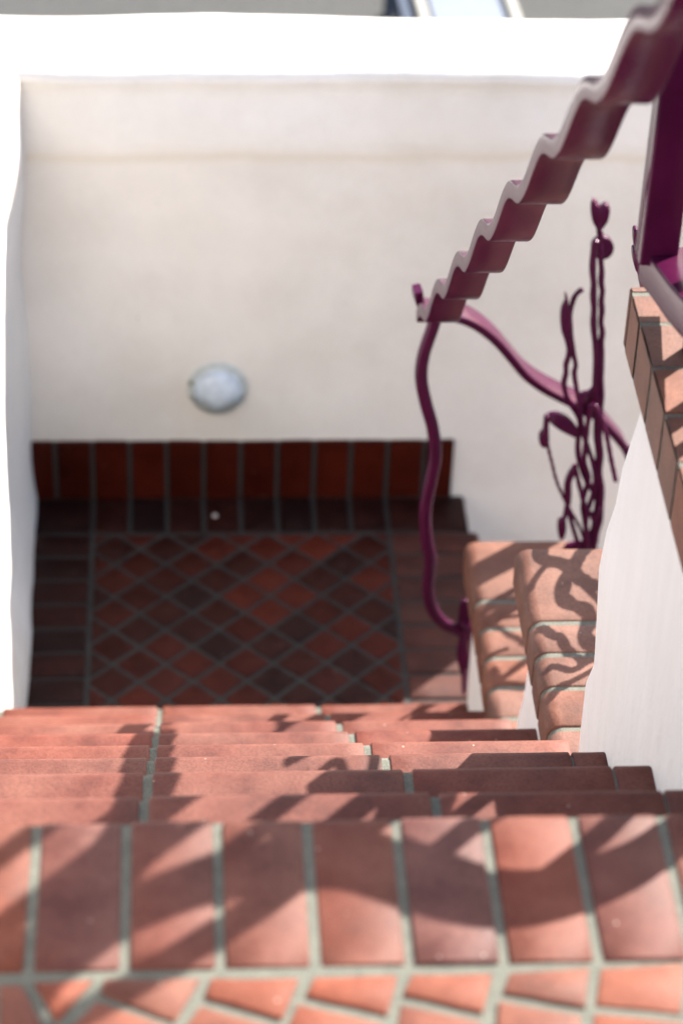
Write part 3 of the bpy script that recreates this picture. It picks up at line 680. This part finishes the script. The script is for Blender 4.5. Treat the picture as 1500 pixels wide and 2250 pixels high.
# ------------------------------------------------------------ handrail of the flight: wavy flat bar, wavering post, bracket
rail = empty('wavy_handrail', (.6, 2.09, -1.60), 'plum painted iron handrail with wavy flat bar running down to its crooked end post', 'handrail')
def zc(Y): return .292-.835*(Y-.762)+.0155*math.sin(2*math.pi*(Y-.765)/.2265)
ys = [-.62+.012*i for i in range(int((1.985+.62)/.012)+1)]
bm = bmesh.new(); ribbon(bm, [(.4815, y, zc(y)) for y in ys], (1, 0, 0), .056, .024, n=1, bev=.003)
link('wavy_bar', bm, M_IRON, rail, angle=50)
bm = bmesh.new(); tube(bm, D['post'], .0118, n=8, seg=20); link('end_post', bm, M_IRON, rail)
bm = bmesh.new(); plate(bm, D['bracket'], .012)
br = link('wall_bracket', bm, M_IRON, rail)
for (x, z) in ((.602, -1.475), (.6045, -1.508), (.6095, -1.603)):
    bm = bmesh.new(); revolve(bm, [(.006, -.002), (.006, .003), (.004, .005), (.0005, .0055)], 12, Vector((x, 2.082, z))); link('bolt', bm, M_IRON, br)
bm = bmesh.new(); tube(bm, [(.592, 2.086, -1.50), (.61, 2.07, -1.50), (.63, 2.04, -1.50)], .010); link('fixing_pin', bm, M_IRON, rail)
# top post of the handrail, near the house
bm = bmesh.new(); tube(bm, [(.4815, -.60, zc(-.60)), (.50, -.60, .9), (.56, -.6, .5), (.62, -.60, .03)], .0165); link('top_post', bm, M_IRON, rail)

# ------------------------------------------------------------ lower railing: curved bar running down to the right
lr = empty('curved_rail', (.62, 2.09, -1.3), 'pink-lit plum curved iron bar swooping from the end post down to the right', 'handrail')
bm = bmesh.new()
bp = [(x, y+.024, z) for x, y, z in D['bar']]
ribbon(bm, bp+[(.99, 2.30, -1.20), (1.10, 2.38, -1.22), (1.2, 2.44, -1.30)], (-.12, 1, 0), lambda t: .030+.030*min(1, t/.14), .015, n=8)
link('flat_bar', bm, M_IRON, lr, angle=50)
bm = bmesh.new(); tube(bm, [(1.2, 2.43, -1.30), (1.19, 2.42, -1.8), (1.21, 2.43, -2.9)], .015); link('foot_post', bm, M_IRON, lr)

# ------------------------------------------------------------ iron flowers on the lowest pier
fl = empty('iron_flowers', (.80, 2.06, -1.35), 'plum iron flower stems with heart, disc and leaf tips rising beside the lowest pier', 'ornament')
import re as _re
thick = {'stemA': .0055, 'stemB': .0061, 'stemC': .0054, 'stemD': .0049, 'stemE': .0033, 'stemF': .0047, 'stemG': .0046, 'stemH': .0046, 'stemI': .0050, 'stemJ': .0045, 'stemK': .0042}
for k, r_ in thick.items():
    pts = list(D[k])
    bm = bmesh.new()
    if k in ('stemA', 'stemB', 'stemC', 'stemD', 'stemE', 'stemF', 'stemG', 'stemI'):
        e = pts[-1]; pts.append((.80+(e[0]-.80)*.5, 2.06, -1.33))
    wv = (lambda t: 1+.14*math.sin(t*95)) if k in ('stemE',) else (lambda t: 1+.07*math.sin(t*60+1.3))
    tube(bm, pts, r_, n=5, seg=12, rfun=wv); link('stem', bm, M_IRON, fl)
for k, th in (('heart', .016), ('disc', .014), ('leafA', .012), ('leafB', .013), ('leafC', .014), ('leafD', .014), ('leafE', .014), ('leafF', .012)):
    bm = bmesh.new(); plate(bm, D[k], th)
    if k == 'disc': bmesh.ops.rotate(bm, cent=Vector((.786, 2.085, -.64)), matrix=Matrix.Rotation(math.radians(6), 3, 'Z'), verts=bm.verts)
    if k == 'heart': bmesh.ops.rotate(bm, cent=Vector((.775, 2.075, -.57)), matrix=Matrix.Rotation(math.radians(-14), 3, 'Z'), verts=bm.verts)
    link({'heart': 'heart', 'disc': 'disc'}.get(k, 'leaf'), bm, M_IRON, fl, angle=50)
bm = bmesh.new(); plate(bm, [(.775, 2.062, -1.285), (.83, 2.062, -1.285), (.84, 2.062, -1.34), (.82, 2.062, -1.39), (.785, 2.062, -1.39), (.77, 2.062, -1.34)], .012); link('foot_plate', bm, M_IRON, fl)

# ------------------------------------------------------------ railing panel on the tallest pier
pn = empty('railing_panel', (.66, .80, .03), 'plum iron railing panel with upright frame bar standing on the tallest pier', 'railing')
def zt_(Y): return zc(Y)+.02
bm = bmesh.new(); ribbon(bm, [(.609, .842, .97), (.609, .842, .6), (.609, .842, .25), (.609, .842, .098)], (1, 0, 0), .046, .040, n=4, bev=.004); link('upright', bm, M_IRON, pn, angle=50)
bm = bmesh.new(); ribbon(bm, [(.620, .852, .080), (.624, .80, .094), (.630, .70, .118), (.636, .61, .150), (.640, .54, .210), (.64, .485, .32), (.64, .462, .45), (.64, .46, .53)], (1, 0, 0), .055, .045, n=8, bev=.004); link('bottom_bar', bm, M_IRON, pn, angle=50)
bm = bmesh.new(); ribbon(bm, [(.630, .86, .96), (.635, .7, .99), (.64, .5, 1.0), (.64, .40, .99)], (1, 0, 0), .05, .02, n=6); link('top_bar', bm, M_IRON, pn, angle=50)
bm = bmesh.new(); ribbon(bm, [(.64, .02, .03)]+D['scroll'], (1, 0, 0), .012, .054, n=8, bev=.002); link('scroll', bm, M_IRON, pn, angle=50)
for (y, z0, z1, wd_) in ((.18, .03, .315, .022), (.312, .03, .425, .024),  (.52, .03, .99, .018), (.585, .03, .99, .014), (.64, .03, .99, .030), (.735, .03, .99, .024)):
    bm = bmesh.new(); ribbon(bm, [(.64, y+.004*math.sin(t*2.1+y*9), z0+(z1-z0)*t/6) for t in range(7)], (0, 1, 0), wd_, .014, n=4, bev=.002); link('baluster', bm, M_IRON, pn, angle=50)
bm = bmesh.new(); ribbon(bm, [(.64, .418, .03), (.64, .418, .42), (.64, .424, .58), (.64, .446, .69), (.64, .468, .77), (.64, .50, .88), (.64, .52, .98)], (0, 1, 0), .034, .014, n=4, bev=.002); link('baluster', bm, M_IRON, pn, angle=50)
# leaves hanging out over the end of the panel
for k, th in (('leafG', .016), ('leafH', .014), ('leafI', .02)):
    bm = bmesh.new(); plate(bm, D[k], th); link('leaf', bm, M_IRON, pn, angle=50)
for k, ext in (('stemL', [(.69, 1.10, -.18), (.70, 1.0, -.12), (.70, .90, -.02)]), ('stemM', [(.69, 1.10, -.14), (.70, .98, -.08), (.70, .89, 0)])):
    bm = bmesh.new(); tube(bm, list(D[k])+ext, .0068, n=5); link('stem', bm, M_IRON, pn)

# added unseen tendrils, standing in for railing: shaped to throw curling shadows over the copings
vn = empty('shadow_vine', (.93, 1.62, -1.2), 'unseen plum iron tendrils behind the tallest pier, added to cast railing shadows', 'ornament')
SH = Vector((.93, .95, 1.0))
def vine(pts, r_, s0, s1):
    """pts: shadow line wanted on the coping; lifts it towards the sun by s metres"""
    q = [Vector((x, y, -.86))+SH*(s0+(s1-s0)*i/(len(pts)-1)) for i, (x, y) in enumerate(pts)]
    bm = bmesh.new(); tube(bm, q, r_, n=6, seg=12, rfun=lambda t: 1+.08*math.sin(t*50)); tube(bm, [q[-1], (q[-1]+Vector((.915, 1.47, -.66)))/2+Vector((.02, 0, .01)), (.915, 1.47, -.66)], .005, n=6, seg=10); link('tendril', bm, M_IRON, vn)
vine(D['sh1'], .0105, .20, .26); vine(D['sh2'], .0105, .20, .24); vine(D['sh3'], .0068, .18, .22); vine(D['sh4'], .0055, .18, .22); vine(D['sh5'], .0050, .23, .24); vine(D['sh6'], .0065, .17, .18)
bm = bmesh.new(); tube(bm, [(.915, 1.47, -.64), (.93, 1.50, -.8), (.93, 1.52, -1.2), (.93, 1.53, -2.9)], .012); link('stem', bm, M_IRON, vn)

v2 = empty('shadow_vine', (.97, 2.16, ZS), 'second unseen set of plum iron tendrils behind the middle pier, added to cast railing shadows', 'ornament')  # another unseen stand-in, shaped for the shadows on the lowest coping
def vine2(pts, r_, s0, s1):
    q = [Vector((x, y, -1.298))+SH*(s0+(s1-s0)*i/(len(pts)-1)) for i, (x, y) in enumerate(pts)]
    bm = bmesh.new(); tube(bm, q, r_, n=6, seg=12, rfun=lambda t: 1+.08*math.sin(t*50)); tube(bm, [q[-1], (q[-1]+Vector((1.0, 2.14, -1.05)))/2+Vector((.03, 0, .0)), (1.0, 2.14, -1.05)], .005, n=6, seg=10); link('tendril', bm, M_IRON, v2); return q
vine2(D['th1'], .0050, .42, .44); vine2(D['th2'], .0056, .42, .43); vine2(D['th3'], .0050, .42, .42); q_ = vine2(D['th4'], .0080, .42, .42)
bm = bmesh.new(); tube(bm, [(1.0, 2.14, -1.03), (1.0, 2.15, -1.25), (.97, 2.16, -1.6), (.97, 2.16, -2.95)], .011); link('stem', bm, M_IRON, v2)

# ------------------------------------------------------------ small debris
def pebble(x, y, z, r_, mat, label, cat='pebble', name='pebble'):
    bm = bmesh.new(); bmesh.ops.create_icosphere(bm, subdivisions=2, radius=r_)
    for v in bm.verts:
        v.co *= 1+.25*noise.noise(v.co*90+Vector((x*50, 0, 0))); v.co.z *= .55; v.co += Vector((x, y, z+r_*.4))
    o = link(name, bm, mat); tag(o, label, cat); return o
M_PEB = mkplain('pale_stone', (.55, .50, .46), .8)
pebble(.122, 2.905, ZL, .0065, M_PEB, 'tiny pale pebble on the dark lower paving near the back wall')

# ------------------------------------------------------------ street beyond the wall
m, n, l, b = newmat('asphalt'); geo = n.new('ShaderNodeNewGeometry'); a = nz(n, l, 35, 8, .7, geo.outputs['Position']); a2 = nz(n, l, .8, 4, .6, geo.outputs['Position'])
c1 = ramp(n, l, a.outputs[0], [(.35, (.026, .026, .025)), (.65, (.048, .048, .046))]).outputs[0]
l.new(mix(n, l, 1.0, c1, ramp(n, l, a2.outputs[0], [(.3, (.8, .8, .8)), (.7, (1.2, 1.2, 1.2))]).outputs[0], 'MULTIPLY'), b.inputs['Base Color']); b.inputs['Roughness'].default_value = .9
bump(n, l, b, a.outputs[0], .006, .6); M_ASPH = m
bm = bmesh.new(); box(bm, -250, 250, -150, 350, ZS-1, ZS); tag(link('street', bm, M_ASPH, smooth=False), kind='structure')

# pale blue bench with white rails on the street side
M_BW = mkplain('bench_white', (.30, .29, .26), .5); M_BB = mkplain('bench_blue', (.15, .17, .215), .45); M_NV = mkplain('bench_navy', (.02, .035, .07), .6)
bn = empty('bench', (1.0, 7.4, ZS), 'pale blue bench with white rails on the grey street beyond the wall', 'bench')
def slab(name, x0, x1, y0, y1, z0, z1, mat, parent, bev=.012, skew=0.0):
    bm = bmesh.new(); box(bm, x0, x1, y0, y1, z0, z1)
    bmesh.ops.bevel(bm, geom=[e for e in bm.edges], offset=bev, segments=3, affect='EDGES')
    for v in bm.verts: v.co.x -= skew*(v.co.y-y0)
    return link(name, bm, mat, parent)

BX0, BX1, BY0, BY1, BZ = 0.970, 1.359, 5.938, 7.838, -2.500
BS = 0.052
slab('seat', BX0+.05, BX1-.05, BY0, BY1, BZ-.05, BZ-.006, M_BB, bn, skew=BS)
slab('rail', BX0, BX0+.048, BY0, BY1, BZ-.06, BZ+.004, M_BW, bn, skew=BS)
slab('rail', BX1-.048, BX1, BY0, BY1, BZ-.06, BZ+.004, M_BW, bn, skew=BS)
slab('side_shade_slab', BX0-.06, BX0-.004, BY0, BY1, BZ-.09, BZ-.012, M_NV, bn, skew=BS)  # added navy slab standing in for the dark shade left of the bench
for lx, ly in ((BX0+.006, BY0+.1), (BX1-.042, BY0+.1), (BX0+.006, BY1-.15), (BX1-.042, BY1-.15)):
    slab('leg', lx-BS*(ly-BY0), lx+.036-BS*(ly-BY0), ly, ly+.05, ZS, BZ-.062, M_NV, bn, bev=.004)


# house the stairs lead up to, behind the viewer
hs = empty('house_front', (0, -4.2, 0), 'white rendered house front behind the upper paving', 'house')
bm = bmesh.new(); box(bm, -4.5, 4.5, -4.5, -4.2, -.3, 5.6)
link('wall', bm, M_WALL, hs, smooth=False)
for x in (-2.6, 0.1, 2.6):
    fr = bmesh.new(); box(fr, x-.55, x+.55, -4.215, -4.17, .9 if x != .1 else .02, 2.4); f = link('window' if x != .1 else 'door', fr, M_IRON, hs, smooth=False)
    pa = bmesh.new(); box(pa, x-.47, x+.47, -4.18, -4.165, 1.0 if x != .1 else 1.1, 2.3); link('pane', pa, M_NV, f, smooth=False)
bm = bmesh.new(); box(bm, -4.5, 4.5, -4.2, -2.3, -.6, -.006); tag(link('terrace', bm, M_FAN, smooth=False), kind='structure')
